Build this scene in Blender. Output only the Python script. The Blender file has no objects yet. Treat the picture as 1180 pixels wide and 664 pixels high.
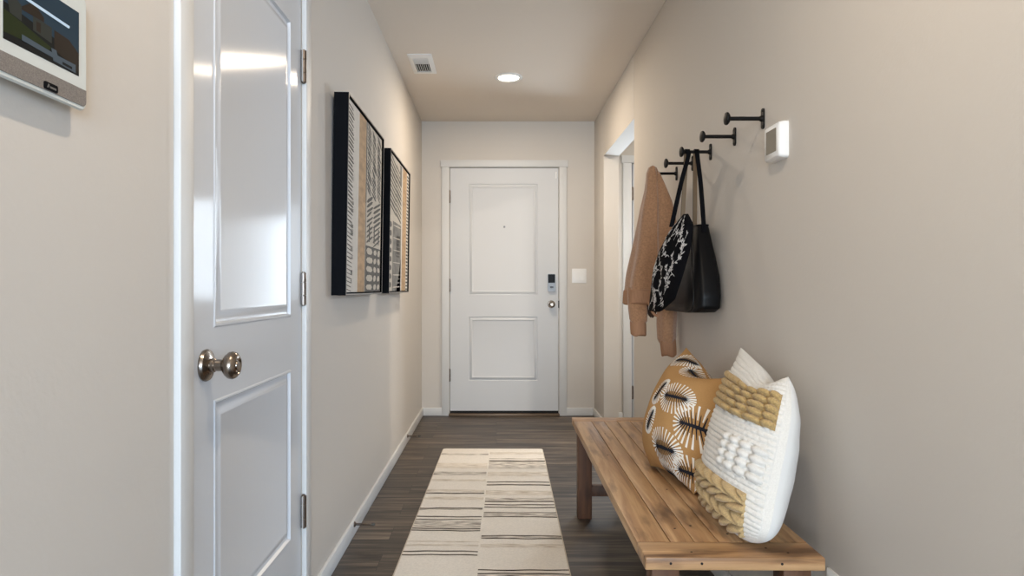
import bpy, bmesh, math, random
from mathutils import Vector, Matrix, Euler, noise
PI = math.pi
random.seed(7)
S = bpy.context.scene
C = S.collection

# ------------------------------------------------------------------ materials
def mat(name, col, rough=0.5, metal=0.0, noise_scale=None, noise_amt=0.0, bump=0.0, bump_scale=80.0,
        stretch=(1, 1, 1), col2=None, coat=0.0, sheen=0.0, spec=0.5, detail=4.0):
    m = bpy.data.materials.new(name); m.use_nodes = True
    nt = m.node_tree; b = nt.nodes['Principled BSDF']
    b.inputs['Base Color'].default_value = (*col, 1)
    b.inputs['Roughness'].default_value = rough
    b.inputs['Metallic'].default_value = metal
    b.inputs['Specular IOR Level'].default_value = spec
    if coat: b.inputs['Coat Weight'].default_value = coat
    if sheen:
        b.inputs['Sheen Weight'].default_value = sheen
    tc = nt.nodes.new('ShaderNodeTexCoord'); mp = nt.nodes.new('ShaderNodeMapping')
    mp.inputs['Scale'].default_value = stretch
    nt.links.new(tc.outputs['Object'], mp.inputs['Vector'])
    if noise_scale:
        n = nt.nodes.new('ShaderNodeTexNoise'); n.inputs['Scale'].default_value = noise_scale
        n.inputs['Detail'].default_value = detail
        nt.links.new(mp.outputs[0], n.inputs['Vector'])
        r = nt.nodes.new('ShaderNodeValToRGB')
        c2 = col2 if col2 else tuple(c * (1 - noise_amt) for c in col)
        r.color_ramp.elements[0].position = 0.3; r.color_ramp.elements[1].position = 0.7
        r.color_ramp.elements[0].color = (*c2, 1); r.color_ramp.elements[1].color = (*col, 1)
        nt.links.new(n.outputs['Fac'], r.inputs['Fac'])
        nt.links.new(r.outputs['Color'], b.inputs['Base Color'])
    if bump:
        n2 = nt.nodes.new('ShaderNodeTexNoise'); n2.inputs['Scale'].default_value = bump_scale
        n2.inputs['Detail'].default_value = 3
        nt.links.new(mp.outputs[0], n2.inputs['Vector'])
        bp = nt.nodes.new('ShaderNodeBump'); bp.inputs['Strength'].default_value = bump
        bp.inputs['Distance'].default_value = 0.002
        nt.links.new(n2.outputs['Fac'], bp.inputs['Height'])
        nt.links.new(bp.outputs[0], b.inputs['Normal'])
    return m

def emit(name, col, strength):
    m = bpy.data.materials.new(name); m.use_nodes = True
    nt = m.node_tree; b = nt.nodes['Principled BSDF']
    b.inputs['Base Color'].default_value = (*[min(1, c) for c in col], 1)
    b.inputs['Emission Color'].default_value = (*col, 1)
    b.inputs['Emission Strength'].default_value = strength
    b.inputs['Roughness'].default_value = 0.5; b.inputs['Specular IOR Level'].default_value = 0.1
    return m

WALL = (0.59, 0.553, 0.507)
M = {}
M['wall'] = mat('wall_paint', WALL, 0.75, bump=0.22, bump_scale=95, spec=0.3)
M['ceiling'] = mat('ceiling_paint', (0.74, 0.675, 0.60), 0.85, bump=0.5, bump_scale=40, spec=0.2)
M['trim'] = mat('white_trim_paint', (0.63, 0.63, 0.62), 0.45, spec=.3)
M['door'] = mat('white_door_paint', (0.60, 0.625, 0.66), 0.19, bump=0.06, bump_scale=30, stretch=(3.0, 3.0, 0.12))
def brushed(m, amount, rot):
    nt = m.node_tree; b = nt.nodes['Principled BSDF']
    b.inputs['Anisotropic'].default_value = amount; b.inputs['Anisotropic Rotation'].default_value = rot
    c = nt.nodes.new('ShaderNodeCombineXYZ'); c.inputs['Z'].default_value = 1
    nt.links.new(c.outputs[0], b.inputs['Tangent'])
brushed(M['door'], 0.95, 0.25)      # vertical moulded wood grain
M['frontdoor'] = mat('front_door_paint', (0.61, 0.62, 0.63), 0.5, spec=.25, bump=0.05, bump_scale=30, stretch=(3, 3, .12))
M['nickel'] = mat('satin_nickel', (0.29, 0.245, 0.205), 0.26, 1.0)
M['hinge'] = mat('hinge_metal', (0.20, 0.165, 0.14), 0.32, 1.0)
M['steel'] = mat('brushed_steel', (0.22, 0.22, 0.22), 0.45, 1.0)
M['black_gap'] = mat('dark_gap', (0.01, 0.01, 0.01), 0.9)
M['bronze'] = mat('bronze_threshold', (0.16, 0.11, 0.07), 0.4, 0.3)
M['black_iron'] = mat('black_iron', (0.006, 0.0055, 0.005), 0.5, 0.0, spec=.15, bump=0.15, bump_scale=300)
M['black_gloss'] = mat('black_gloss', (0.004, 0.004, 0.005), 0.35, spec=.12)
M['black_matte'] = mat('black_frame', (0.003, 0.0035, 0.005), 0.6, spec=0.06)
M['frame_edge'] = mat('frame_edge', (0.17, 0.145, 0.12), 0.4)
M['white_plastic'] = mat('white_plastic', (0.80, 0.80, 0.79), 0.35)
M['panel_white'] = mat('panel_white', (0.60, 0.63, 0.61), 0.3)
M['fabric_grey'] = mat('speaker_cloth', (0.26, 0.23, 0.205), 0.9, noise_scale=900, noise_amt=0.45, bump=.3, bump_scale=900)
M['lcd'] = mat('lcd_screen', (0.20, 0.185, 0.15), 0.25)
M['cream_canvas'] = mat('canvas_cream', (0.55, 0.50, 0.42), 0.8, noise_scale=40, noise_amt=0.18)
M['canvas_white'] = mat('canvas_white', (0.62, 0.59, 0.54), 0.8, noise_scale=30, noise_amt=0.1)
M['canvas_tan'] = mat('canvas_tan', (0.50, 0.33, 0.18), 0.8, noise_scale=14, noise_amt=0.35, stretch=(1, 1, 3))
M['canvas_grey'] = mat('canvas_charcoal', (0.060, 0.054, 0.048), 0.8, noise_scale=60, noise_amt=-0.9)
M['canvas_midgrey'] = mat('canvas_wash', (0.24, 0.225, 0.20), 0.8, noise_scale=25, noise_amt=0.45)

# vinyl plank floor, boards along X
def floor_material():
    m = bpy.data.materials.new('vinyl_planks'); m.use_nodes = True
    nt = m.node_tree; N = nt.nodes; L = nt.links; b = N['Principled BSDF']
    tc = N.new('ShaderNodeTexCoord')
    br = N.new('ShaderNodeTexBrick'); br.offset = 0.37; br.inputs['Scale'].default_value = 1.0
    br.inputs['Brick Width'].default_value = 1.22; br.inputs['Row Height'].default_value = 0.152
    br.inputs['Mortar Size'].default_value = 0.0012; br.inputs['Mortar Smooth'].default_value = 0.2
    br.inputs['Color1'].default_value = (0.15, 0.15, 0.15, 1); br.inputs['Color2'].default_value = (0.95, 0.95, 0.95, 1)
    br.inputs['Mortar'].default_value = (0, 0, 0, 1); br.inputs['Bias'].default_value = 0
    L.new(tc.outputs['Object'], br.inputs['Vector'])
    mp = N.new('ShaderNodeMapping'); mp.inputs['Scale'].default_value = (1.5, 24, 1)
    L.new(tc.outputs['Object'], mp.inputs['Vector'])
    add = N.new('ShaderNodeVectorMath'); add.operation = 'MULTIPLY_ADD'
    add.inputs[1].default_value = (9, 9, 9)
    L.new(br.outputs['Color'], add.inputs[0]); L.new(mp.outputs[0], add.inputs[2])
    n = N.new('ShaderNodeTexNoise'); n.inputs['Scale'].default_value = 1.3; n.inputs['Detail'].default_value = 7
    n.inputs['Roughness'].default_value = 0.62; n.inputs['Distortion'].default_value = 0.6
    L.new(add.outputs[0], n.inputs['Vector'])
    r = N.new('ShaderNodeValToRGB')
    r.color_ramp.elements[0].position = 0.36; r.color_ramp.elements[0].color = (0.022, 0.015, 0.010, 1)
    r.color_ramp.elements[1].position = 0.68; r.color_ramp.elements[1].color = (0.26, 0.20, 0.145, 1)
    e = r.color_ramp.elements.new(0.52); e.color = (0.100, 0.073, 0.051, 1)
    L.new(n.outputs['Fac'], r.inputs['Fac'])
    mx = N.new('ShaderNodeMixRGB'); mx.blend_type = 'MULTIPLY'; mx.inputs['Fac'].default_value = 0.55
    L.new(r.outputs['Color'], mx.inputs['Color1']); L.new(br.outputs['Color'], mx.inputs['Color2'])
    mx2 = N.new('ShaderNodeMixRGB'); mx2.inputs['Color2'].default_value = (0.012, 0.009, 0.007, 1)
    L.new(br.outputs['Fac'], mx2.inputs['Fac']); L.new(mx.outputs[0], mx2.inputs['Color1'])
    L.new(mx2.outputs[0], b.inputs['Base Color'])
    b.inputs['Roughness'].default_value = 0.42
    bp = N.new('ShaderNodeBump'); bp.inputs['Strength'].default_value = 0.25; bp.inputs['Distance'].default_value = 0.002
    L.new(n.outputs['Fac'], bp.inputs['Height']); L.new(bp.outputs[0], b.inputs['Normal'])
    return m
M['floor'] = floor_material()

def wood_material(name, dark, mid, light, along='Y', rough=0.42):
    m = bpy.data.materials.new(name); m.use_nodes = True
    nt = m.node_tree; N = nt.nodes; L = nt.links; b = N['Principled BSDF']
    tc = N.new('ShaderNodeTexCoord'); geo = N.new('ShaderNodeAttribute'); geo.attribute_name = 'board'
    mp = N.new('ShaderNodeMapping')
    mp.inputs['Scale'].default_value = {'Y': (26, 1.7, 26), 'X': (1.7, 26, 26), 'Z': (26, 26, 1.7)}[along]
    L.new(tc.outputs['Object'], mp.inputs['Vector'])
    add = N.new('ShaderNodeVectorMath'); add.operation = 'MULTIPLY_ADD'; add.inputs[1].default_value = (13.7, 7.3, 5.1)
    L.new(geo.outputs['Color'], add.inputs[0]); L.new(mp.outputs[0], add.inputs[2])
    n = N.new('ShaderNodeTexNoise'); n.inputs['Scale'].default_value = 1.0; n.inputs['Detail'].default_value = 6
    n.inputs['Roughness'].default_value = 0.6; n.inputs['Distortion'].default_value = 1.1
    L.new(add.outputs[0], n.inputs['Vector'])
    r = N.new('ShaderNodeValToRGB')
    r.color_ramp.elements[0].position = 0.30; r.color_ramp.elements[0].color = (*dark, 1)
    r.color_ramp.elements[1].position = 0.66; r.color_ramp.elements[1].color = (*light, 1)
    e = r.color_ramp.elements.new(0.45); e.color = (*mid, 1)
    L.new(n.outputs['Fac'], r.inputs['Fac'])
    # scattered dark stains and knots of the reclaimed boards
    n2 = N.new('ShaderNodeTexNoise'); n2.inputs['Scale'].default_value = 5.5; n2.inputs['Detail'].default_value = 5
    mp2 = N.new('ShaderNodeMapping'); mp2.inputs['Scale'].default_value = {'Y': (3, .8, 3), 'X': (.8, 3, 3), 'Z': (3, 3, .8)}[along]
    L.new(tc.outputs['Object'], mp2.inputs['Vector']); 
    add2 = N.new('ShaderNodeVectorMath'); add2.operation = 'MULTIPLY_ADD'; add2.inputs[1].default_value = (3.7, 2.3, 1.1)
    L.new(geo.outputs['Color'], add2.inputs[0]); L.new(mp2.outputs[0], add2.inputs[2]); L.new(add2.outputs[0], n2.inputs['Vector'])
    r2 = N.new('ShaderNodeValToRGB'); r2.color_ramp.elements[0].position = 0.55; r2.color_ramp.elements[1].position = 0.70
    r2.color_ramp.elements[0].color = (0, 0, 0, 1); r2.color_ramp.elements[1].color = (.75, .75, .75, 1)
    L.new(n2.outputs['Fac'], r2.inputs['Fac'])
    mx = N.new('ShaderNodeMixRGB'); mx.inputs['Color2'].default_value = (*[d * .75 for d in dark], 1)
    L.new(r2.outputs[0], mx.inputs['Fac']); L.new(r.outputs[0], mx.inputs['Color1'])
    L.new(mx.outputs[0], b.inputs['Base Color'])
    b.inputs['Roughness'].default_value = rough
    bp = N.new('ShaderNodeBump'); bp.inputs['Strength'].default_value = 0.2; bp.inputs['Distance'].default_value = 0.001
    L.new(n.outputs['Fac'], bp.inputs['Height']); L.new(bp.outputs[0], b.inputs['Normal'])
    return m
W3 = ((0.11, 0.052, 0.022), (0.35, 0.195, 0.092), (0.53, 0.34, 0.175))
M['bench_y'] = wood_material('reclaimed_pine_long', *W3, along='Y')
M['bench_x'] = wood_material('reclaimed_pine_cross', *W3, along='X')
M['bench_z'] = wood_material('stained_pine_leg', (0.028, 0.010, 0.004), (0.085, 0.032, 0.012), (0.13, 0.055, 0.021), along='Z', rough=.65)

M['jacket'] = mat('tan_fleece', (0.37, 0.20, 0.108), 0.95, noise_scale=130, noise_amt=0.28, bump=0.9, bump_scale=260, sheen=0.3, spec=.1)
M['jacket_rib'] = mat('tan_ribbing', (0.36, 0.195, 0.112), 0.9, noise_scale=90, noise_amt=0.2, bump=0.8, bump_scale=90, stretch=(6, 6, .15), spec=.1)
M['lining'] = mat('dark_lining', (0.05, 0.03, 0.02), 0.9)
M['leather'] = mat('black_leather', (0.0035, 0.0035, 0.004), 0.40, bump=0.25, bump_scale=160, spec=.16)
M['black_cloth'] = mat('black_cloth', (0.005, 0.005, 0.006), 0.9, bump=0.4, bump_scale=400, spec=.05)
M['vine'] = mat('vine_print', (0.50, 0.48, 0.46), 0.8)
M['strap_tan'] = mat('strap_lining', (0.20, 0.14, 0.085), 0.7, bump=.3, bump_scale=300)
M['rust'] = mat('rust_cotton', (0.46, 0.262, 0.105), 0.9, noise_scale=500, noise_amt=0.15, bump=0.3, bump_scale=700, spec=.15)
M['print_white'] = mat('print_white', (0.80, 0.77, 0.71), 0.9, spec=.1)
M['print_black'] = mat('print_black', (0.020, 0.021, 0.028), 0.9, spec=.1)
M['print_grey'] = mat('print_grey', (0.19, 0.19, 0.205), 0.9, spec=.1)
M['ivory'] = mat('ivory_wool', (0.69, 0.675, 0.64), 0.95, noise_scale=300, noise_amt=0.10, bump=0.5, bump_scale=420, sheen=.2, spec=.1)
M['ivory_cotton'] = mat('ivory_cotton', (0.68, 0.68, 0.67), 0.9, bump=0.3, bump_scale=30, spec=.15)
M['ochre'] = mat('ochre_wool', (0.52, 0.36, 0.155), 0.95, noise_scale=260, noise_amt=0.35, bump=0.7, bump_scale=420, sheen=.2, spec=.1)
M['straw'] = mat('straw_wool', (0.54, 0.39, 0.195), 0.95, noise_scale=260, noise_amt=0.3, bump=0.7, bump_scale=420, sheen=.2, spec=.1)
M['rug'] = mat('cream_wool', (0.80, 0.735, 0.645), 0.98, noise_scale=120, noise_amt=0.12, bump=0.7, bump_scale=420, sheen=.2, spec=.1)
M['rug_edge'] = mat('rug_edge', (0.58, 0.50, 0.40), 0.98, bump=0.7, bump_scale=420, spec=.1)

def scratch(name, dark, light, lo, hi):
    m = mat(name, light, 0.98, spec=.1)
    nt = m.node_tree; b = nt.nodes['Principled BSDF']
    tc = nt.nodes.new('ShaderNodeTexCoord'); mp = nt.nodes.new('ShaderNodeMapping'); mp.inputs['Scale'].default_value = (14, 190, 1)
    n = nt.nodes.new('ShaderNodeTexNoise'); n.inputs['Scale'].default_value = 1; n.inputs['Detail'].default_value = 5
    r = nt.nodes.new('ShaderNodeValToRGB'); r.color_ramp.elements[0].position = lo; r.color_ramp.elements[1].position = hi
    r.color_ramp.elements[0].color = (*dark, 1); r.color_ramp.elements[1].color = (*light, 1)
    nt.links.new(tc.outputs['Object'], mp.inputs['Vector']); nt.links.new(mp.outputs[0], n.inputs['Vector'])
    nt.links.new(n.outputs['Fac'], r.inputs['Fac']); nt.links.new(r.outputs[0], b.inputs['Base Color'])
    return m
RUGC = (0.80, 0.735, 0.645)
M['rug_dark'] = scratch('rug_dark', (0.035, 0.026, 0.022), (0.30, 0.25, 0.20), 0.42, 0.66)
M['rug_scratch'] = scratch('rug_scratch', (0.09, 0.072, 0.06), RUGC, 0.34, 0.60)
M['rug_faint'] = scratch('rug_faint', (0.36, 0.29, 0.215), RUGC, 0.30, 0.62)

M['rubber'] = mat('grey_rubber', (0.09, 0.08, 0.07), 0.7)
M['lamp'] = emit('lamp_lens', (1.0, 0.86, 0.66), 14.0)
M['pane'] = emit('daylit_pane', (0.80, 0.90, 1.0), 5.0)
M['scr_sky'] = emit('screen_sky', (0.012, 0.024, 0.036), 0.6)
M['scr_dark'] = emit('screen_dark', (0.006, 0.0065, 0.0065), 0.5)
M['scr_house'] = emit('screen_house', (0.020, 0.022, 0.019), 0.6)
M['scr_brown'] = emit('screen_brown', (0.016, 0.0115, 0.008), 0.6)
M['scr_green'] = emit('screen_lawn', (0.012, 0.017, 0.005), 0.6)
M['scr_bar'] = emit('screen_bar', (0.30, 0.38, 0.46), 0.7)
M['scr_box'] = emit('screen_box', (0.042, 0.055, 0.068), 0.6)

# ------------------------------------------------------------------ mesh builder
class MB:
    def __init__(s):
        s.v = []; s.f = []; s.m = []; s.mats = []; s.board = []; s.cur_board = 0.0
    def mi(s, m):
        if m not in s.mats: s.mats.append(m)
        return s.mats.index(m)
    def add(s, verts, faces, m, mx=None):
        o = len(s.v); k = s.mi(m)
        for p in verts:
            p = Vector(p)
            s.v.append(tuple(mx @ p) if mx else tuple(p))
        for f in faces:
            s.f.append([i + o for i in f]); s.m.append(k); s.board.append(s.cur_board)
    def from_bm(s, bm, m, mx=None):
        bm.verts.ensure_lookup_table(); bm.verts.index_update()
        s.add([v.co[:] for v in bm.verts], [[v.index for v in f.verts] for f in bm.faces], m, mx); bm.free()
    def box(s, a, b, m, bev=0.0, seg=2, mx=None):
        bm = bmesh.new(); bmesh.ops.create_cube(bm, size=1)
        for v in bm.verts:
            v.co = Vector([(a[i] + b[i]) / 2 + v.co[i] * (b[i] - a[i]) for i in range(3)])
        if bev: bmesh.ops.bevel(bm, geom=bm.edges[:], offset=bev, segments=seg, profile=0.5, affect='EDGES')
        s.from_bm(bm, m, mx)
    def lathe(s, prof, m, mx=None, n=32, caps=True):
        """profile [(r, z)] turned about z."""
        vs = []; fs = []
        for r, z in prof:
            for k in range(n):
                a = 2 * PI * k / n; vs.append((r * math.cos(a), r * math.sin(a), z))
        for i in range(len(prof) - 1):
            for k in range(n):
                k2 = (k + 1) % n
                fs.append([i * n + k, i * n + k2, (i + 1) * n + k2, (i + 1) * n + k])
        if caps:
            fs.append([k for k in range(n)][::-1]); fs.append([(len(prof) - 1) * n + k for k in range(n)])
        s.add(vs, fs, m, mx)
    def tube(s, pts, r, m, n=10, mx=None):
        pts = [Vector(p) for p in pts]; vs = []; fs = []
        rr = r if isinstance(r, (list, tuple)) else [r] * len(pts)
        up = None
        for i, p in enumerate(pts):
            t = (pts[min(i + 1, len(pts) - 1)] - pts[max(i - 1, 0)]).normalized()
            if up is None:
                up = t.orthogonal().normalized()
            up = (up - t * up.dot(t)).normalized(); w = t.cross(up)
            for k in range(n):
                a = 2 * PI * k / n; vs.append(p + (up * math.cos(a) + w * math.sin(a)) * rr[i])
        for i in range(len(pts) - 1):
            for k in range(n):
                k2 = (k + 1) % n; fs.append([i * n + k, i * n + k2, (i + 1) * n + k2, (i + 1) * n + k])
        fs.append(list(range(n))[::-1]); fs.append([(len(pts) - 1) * n + k for k in range(n)])
        s.add(vs, fs, m, mx)
    def loft(s, rings, m, caps=True, mx=None):
        n = len(rings[0]); vs = [p for r in rings for p in r]; fs = []
        for i in range(len(rings) - 1):
            for k in range(n):
                k2 = (k + 1) % n; fs.append([i * n + k, i * n + k2, (i + 1) * n + k2, (i + 1) * n + k])
        if caps:
            fs.append(list(range(n))[::-1]); fs.append([(len(rings) - 1) * n + k for k in range(n)])
        s.add(vs, fs, m, mx)
    def prism(s, poly, d0, d1, m, mx=None):
        """polygon in local xz, extruded along y from d0 to d1."""
        n = len(poly)
        vs = [(x, d0, z) for x, z in poly] + [(x, d1, z) for x, z in poly]
        fs = [list(range(n)), list(range(n, 2 * n))[::-1]]
        for k in range(n):
            k2 = (k + 1) % n; fs.append([k2, k, n + k, n + k2])
        s.add(vs, fs, m, mx)
    def build(s, name, parent=None, angle=38, subsurf=0, weld=1e-6):
        me = bpy.data.meshes.new(name)
        me.from_pydata(s.v, [], s.f); me.update()
        for m in s.mats: me.materials.append(m)
        for i, p in enumerate(me.polygons): p.material_index = s.m[i]
        if any(s.board):
            at = me.attributes.new('board', 'FLOAT_COLOR', 'CORNER')
            for i, p in enumerate(me.polygons):
                for li in p.loop_indices: at.data[li].color = (s.board[i], (s.board[i] * 7.3) % 1, (s.board[i] * 3.1) % 1, 1)
        bm = bmesh.new(); bm.from_mesh(me)
        if weld: bmesh.ops.remove_doubles(bm, verts=bm.verts, dist=weld)
        bmesh.ops.recalc_face_normals(bm, faces=bm.faces)
        ca = math.radians(angle)
        for f in bm.faces: f.smooth = True
        for e in bm.edges:
            if len(e.link_faces) == 2 and e.calc_face_angle(0) > ca: e.smooth = False
        bm.to_mesh(me); bm.free()
        o = bpy.data.objects.new(name, me); C.objects.link(o)
        if parent: o.parent = parent
        if subsurf:
            md = o.modifiers.new('sub', 'SUBSURF'); md.levels = subsurf; md.render_levels = subsurf
        return o

def tag(o, label, cat=None, group=None, kind=None):
    o['label'] = label
    if cat: o['category'] = cat
    if group: o['group'] = group
    if kind: o['kind'] = kind
    return o
def thing(name, loc, rot=(0, 0, 0), label='', cat='', group=None, kind=None):
    o = bpy.data.objects.new(name, None); C.objects.link(o); o.empty_display_size = 0.05
    o.location = loc; o.rotation_euler = rot
    return tag(o, label, cat, group, kind)
def structure(mb, name, label, cat):
    return tag(mb.build(name), label, cat, kind='structure')
def dup(root, loc, label):
    r = root.copy(); C.objects.link(r); r.location = loc; r['label'] = label
    for ch in list(root.children):
        c = ch.copy(); C.objects.link(c); c.parent = r
        for g in ch.children:
            d = g.copy(); C.objects.link(d); d.parent = c
    return r
def rrect(w, h, r, n=6, cx=0, cz=0):
    out = []
    for sx, sz, a0 in ((1, 1, 0), (-1, 1, 90), (-1, -1, 180), (1, -1, 270)):
        for k in range(n + 1):
            a = math.radians(a0 + 90 * k / n)
            out.append((cx + sx * (w / 2 - r) + r * math.cos(a), cz + sz * (h / 2 - r) + r * math.sin(a)))
    return out
RX = Matrix.Rotation
# orientation of things hung on the walls: local x = right when facing it, -y = towards the viewer, z up
ROT_END = (0, 0, 0); ROT_LEFT = (0, 0, PI / 2); ROT_RIGHT = (0, 0, -PI / 2)
TOY = Matrix.Rotation(PI / 2, 4, 'X')      # lathe axis z -> -y (towards the viewer)

XL, XR, YE, ZC, TW = -0.619, 0.813, 5.396, 2.44, 0.115
YB = -0.45
OP0, OP1, OPZ = 3.845, 4.93, 2.059         # opening in the right wall
YS = 5.19                                   # wall of the side room

# ------------------------------------------------------------------ setting
mb = MB(); mb.box((-3.4, -6.2, -0.06), (4.2, 6.0, 0), M['floor']); structure(mb, 'floor', 'dark brown wood-look plank floor of the hallway', 'floor')
mb = MB(); mb.box((-3.4, -6.2, ZC), (4.2, 6.0, ZC + 0.08), M['ceiling']); structure(mb, 'ceiling', 'beige textured ceiling of the hallway', 'ceiling')

D2A, D2B, D2Z = 1.307, 2.066, 2.045         # closet doorway in the left wall
mb = MB()
mb.box((XL - TW, YB, 0), (XL, D2A, ZC), M['wall'])
mb.box((XL - TW, D2A, D2Z), (XL, D2B, ZC), M['wall'])
mb.box((XL - TW, D2B, 0), (XL, YE + TW, ZC), M['wall'])
structure(mb, 'wall_left', 'beige left wall of the hallway with closet door and pictures', 'wall')
mb = MB()
mb.box((XR, YB, 0), (XR + TW, OP0, ZC), M['wall'], 0.004)
mb.box((XR, OP0, OPZ), (XR + TW, OP1, ZC), M['wall'])
mb.box((XR, OP1, 0), (XR + TW, YE + TW, ZC), M['wall'], 0.004)
structure(mb, 'wall_right', 'beige right wall with coat hooks and an uncased opening', 'wall')
D1A, D1B, D1Z = -0.387, 0.517, 2.055         # entrance in the end wall
mb = MB()
mb.box((XL - TW, YE, 0), (D1A, YE + TW, ZC), M['wall'])
mb.box((D1B, YE, 0), (XR, YE + TW, ZC), M['wall'])
mb.box((D1A, YE, D1Z), (D1B, YE + TW, ZC), M['wall'])
structure(mb, 'wall_end', 'beige end wall around the white front door', 'wall')
mb = MB(); mb.box((-0.9, YE + TW, -0.02), (1.0, YE + TW + 0.06, ZC), M['black_gap']); structure(mb, 'wall_backing', 'black backing sheet behind the front door', 'wall')  # black sheet that closes the gaps around the slab
# side room behind the opening
SX0, SX1 = 1.085, 1.86
mb = MB()
mb.box((XR + TW, YS, 0), (SX0 - 0.01, YS + TW, ZC), M['wall'])
mb.box((SX1 + 0.01, YS, 0), (3.2, YS + TW, ZC), M['wall'])
mb.box((SX0 - 0.01, YS, 2.055), (SX1 + 0.01, YS + TW, ZC), M['wall'])
mb.box((3.2, 2.4, 0), (3.3, YS + TW, ZC), M['wall'])
mb.box((XR + TW, 2.3, 0), (3.3, 2.4, ZC), M['wall'])
structure(mb, 'wall_side', 'beige wall of the side room seen through the opening', 'wall')
# room behind the camera
mb = MB()
WX0, WX1, WZ0, WZ1 = -1.5, 1.5, 0.55, 2.15
mb.box((-3.4, -6.2, 0), (WX0, -6.1, ZC), M['wall']); mb.box((WX1, -6.2, 0), (4.2, -6.1, ZC), M['wall'])
mb.box((WX0, -6.2, 0), (WX1, -6.1, WZ0), M['wall']); mb.box((WX0, -6.2, WZ1), (WX1, -6.1, ZC), M['wall'])
mb.box((-3.4, -6.1, 0), (-3.3, YB, ZC), M['wall']); mb.box((4.1, -6.1, 0), (4.2, YB, ZC), M['wall'])
mb.box((-3.3, YB, 0), (XL - TW, YB + 0.1, ZC), M['wall']); mb.box((XR + TW, YB, 0), (4.1, YB + 0.1, ZC), M['wall'])
structure(mb, 'wall_back', 'beige walls of the living room behind the hallway', 'wall')
w1 = MB()
for x in (WX0, -0.03, WX1 - 0.06): w1.box((x, -6.18, WZ0), (x + 0.06, -6.12, WZ1), M['trim'])
for z in (WZ0, WZ1 - 0.06): w1.box((WX0, -6.18, z), (WX1, -6.12, z + 0.06), M['trim'])
structure(w1, 'window_1', 'white framed living room window behind the hallway', 'window')

# baseboards
def baseboard(name, label, segs):
    mb = MB()
    for a, b in segs:
        (x0, y0), (x1, y1) = a, b
        mb.box((min(x0, x1), min(y0, y1), 0), (max(x0, x1), max(y0, y1), 0.066), M['trim'], 0.0025)
    structure(mb, name, label, 'baseboard')
BT = 0.013
baseboard('baseboard_left', 'white baseboard along the left wall', [((XL, YB), (XL + BT, 1.247)), ((XL, 2.127), (XL + BT, YE))])
baseboard('baseboard_right', 'white baseboard along the right wall', [((XR - BT, YB), (XR, OP0)), ((XR - BT, OP1), (XR, YE))])
baseboard('baseboard_end', 'white baseboard on the end wall beside the front door', [((XL + BT, YE - BT), (D1A - 0.062, YE)), ((D1B + 0.062, YE - BT), (XR - BT, YE))])
baseboard('baseboard_side', 'white baseboard in the side room', [((XR + TW, YS - BT), (1.005, YS)), ((SX1 + .075, YS - BT), (3.2, YS))])

# ------------------------------------------------------------------ doors
def slab(mb, w, z0, h, t, panels, m, prof):
    """moulded two panel door; local x 0..w, front at y=0 facing -y"""
    xs = sorted({0, w, *[p[0] for p in panels], *[p[1] for p in panels]})
    zs = sorted({z0, z0 + h, *[p[2] for p in panels], *[p[3] for p in panels]})
    for i in range(len(xs) - 1):
        for j in range(len(zs) - 1):
            cx = (xs[i] + xs[i + 1]) / 2; cz = (zs[j] + zs[j + 1]) / 2
            if any(p[0] < cx < p[1] and p[2] < cz < p[3] for p in panels): continue
            mb.add([(xs[i], 0, zs[j]), (xs[i + 1], 0, zs[j]), (xs[i + 1], 0, zs[j + 1]), (xs[i], 0, zs[j + 1])], [[0, 1, 2, 3]], m)
    for p in panels:
        rings = []
        for ins, d in prof:
            rings.append([(p[0] + ins, d, p[2] + ins), (p[1] - ins, d, p[2] + ins), (p[1] - ins, d, p[3] - ins), (p[0] + ins, d, p[3] - ins)])
        vs = [q for r in rings for q in r]; fs = []
        for i in range(len(rings) - 1):
            for k in range(4):
                k2 = (k + 1) % 4; fs.append([i * 4 + k, i * 4 + k2, i * 4 + 4 + k2, i * 4 + 4 + k])
        e = (len(rings) - 1) * 4; fs.append([e, e + 1, e + 2, e + 3])
        mb.add(vs, fs, m)
    a, b, c, d = (0, z0), (w, z0), (w, z0 + h), (0, z0 + h)
    mb.add([(x, 0, z) for x, z in (a, b, c, d)] + [(x, t, z) for x, z in (a, b, c, d)],
           [[0, 1, 5, 4], [1, 2, 6, 5], [2, 3, 7, 6], [3, 0, 4, 7], [7, 6, 5, 4]], m)
PROF = [(0, 0), (0.003, -0.0025), (0.007, -0.0025), (0.011, 0.0055), (0.016, 0.0068), (0.030, 0.0012), (0.036, -0.0005), (0.040, 0.0005)]

def hinge_mesh(leaf_m, side=-1):
    mb = MB(); r = 0.0092; L = 0.101
    for a, b in ((-L / 2, -0.0215), (-0.0209, 0.0209), (0.0215, L / 2)):
        mb.lathe([(r * .9, a), (r, a + .001), (r, b - .001), (r * .9, b)], M['hinge'], n=16)
    mb.lathe([(.003, -L / 2 - .004), (.006, -L / 2 - .002), (.006, -L / 2)], M['hinge'], n=12)
    mb.lathe([(.006, L / 2), (.006, L / 2 + .002), (.003, L / 2 + .004)], M['hinge'], n=12)
    return mb
def casing(mb, x0, x1, zt, w, t, m, head=0.062, over=0.012, y=0.0):
    """flat casing: legs on both sides, head board slightly longer; local xz, standing out to -y"""
    mb.box((x0 - w, y - t, 0), (x0, y, zt), m, 0.0015); mb.box((x1, y - t, 0), (x1 + w, y, zt), m, 0.0015)
    mb.box((x0 - w - over, y - t - 0.004, zt), (x1 + w + over, y, zt + head), m, 0.0015)
def jamb(mb, x0, x1, zt, depth, m, th=0.0):
    pass

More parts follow.
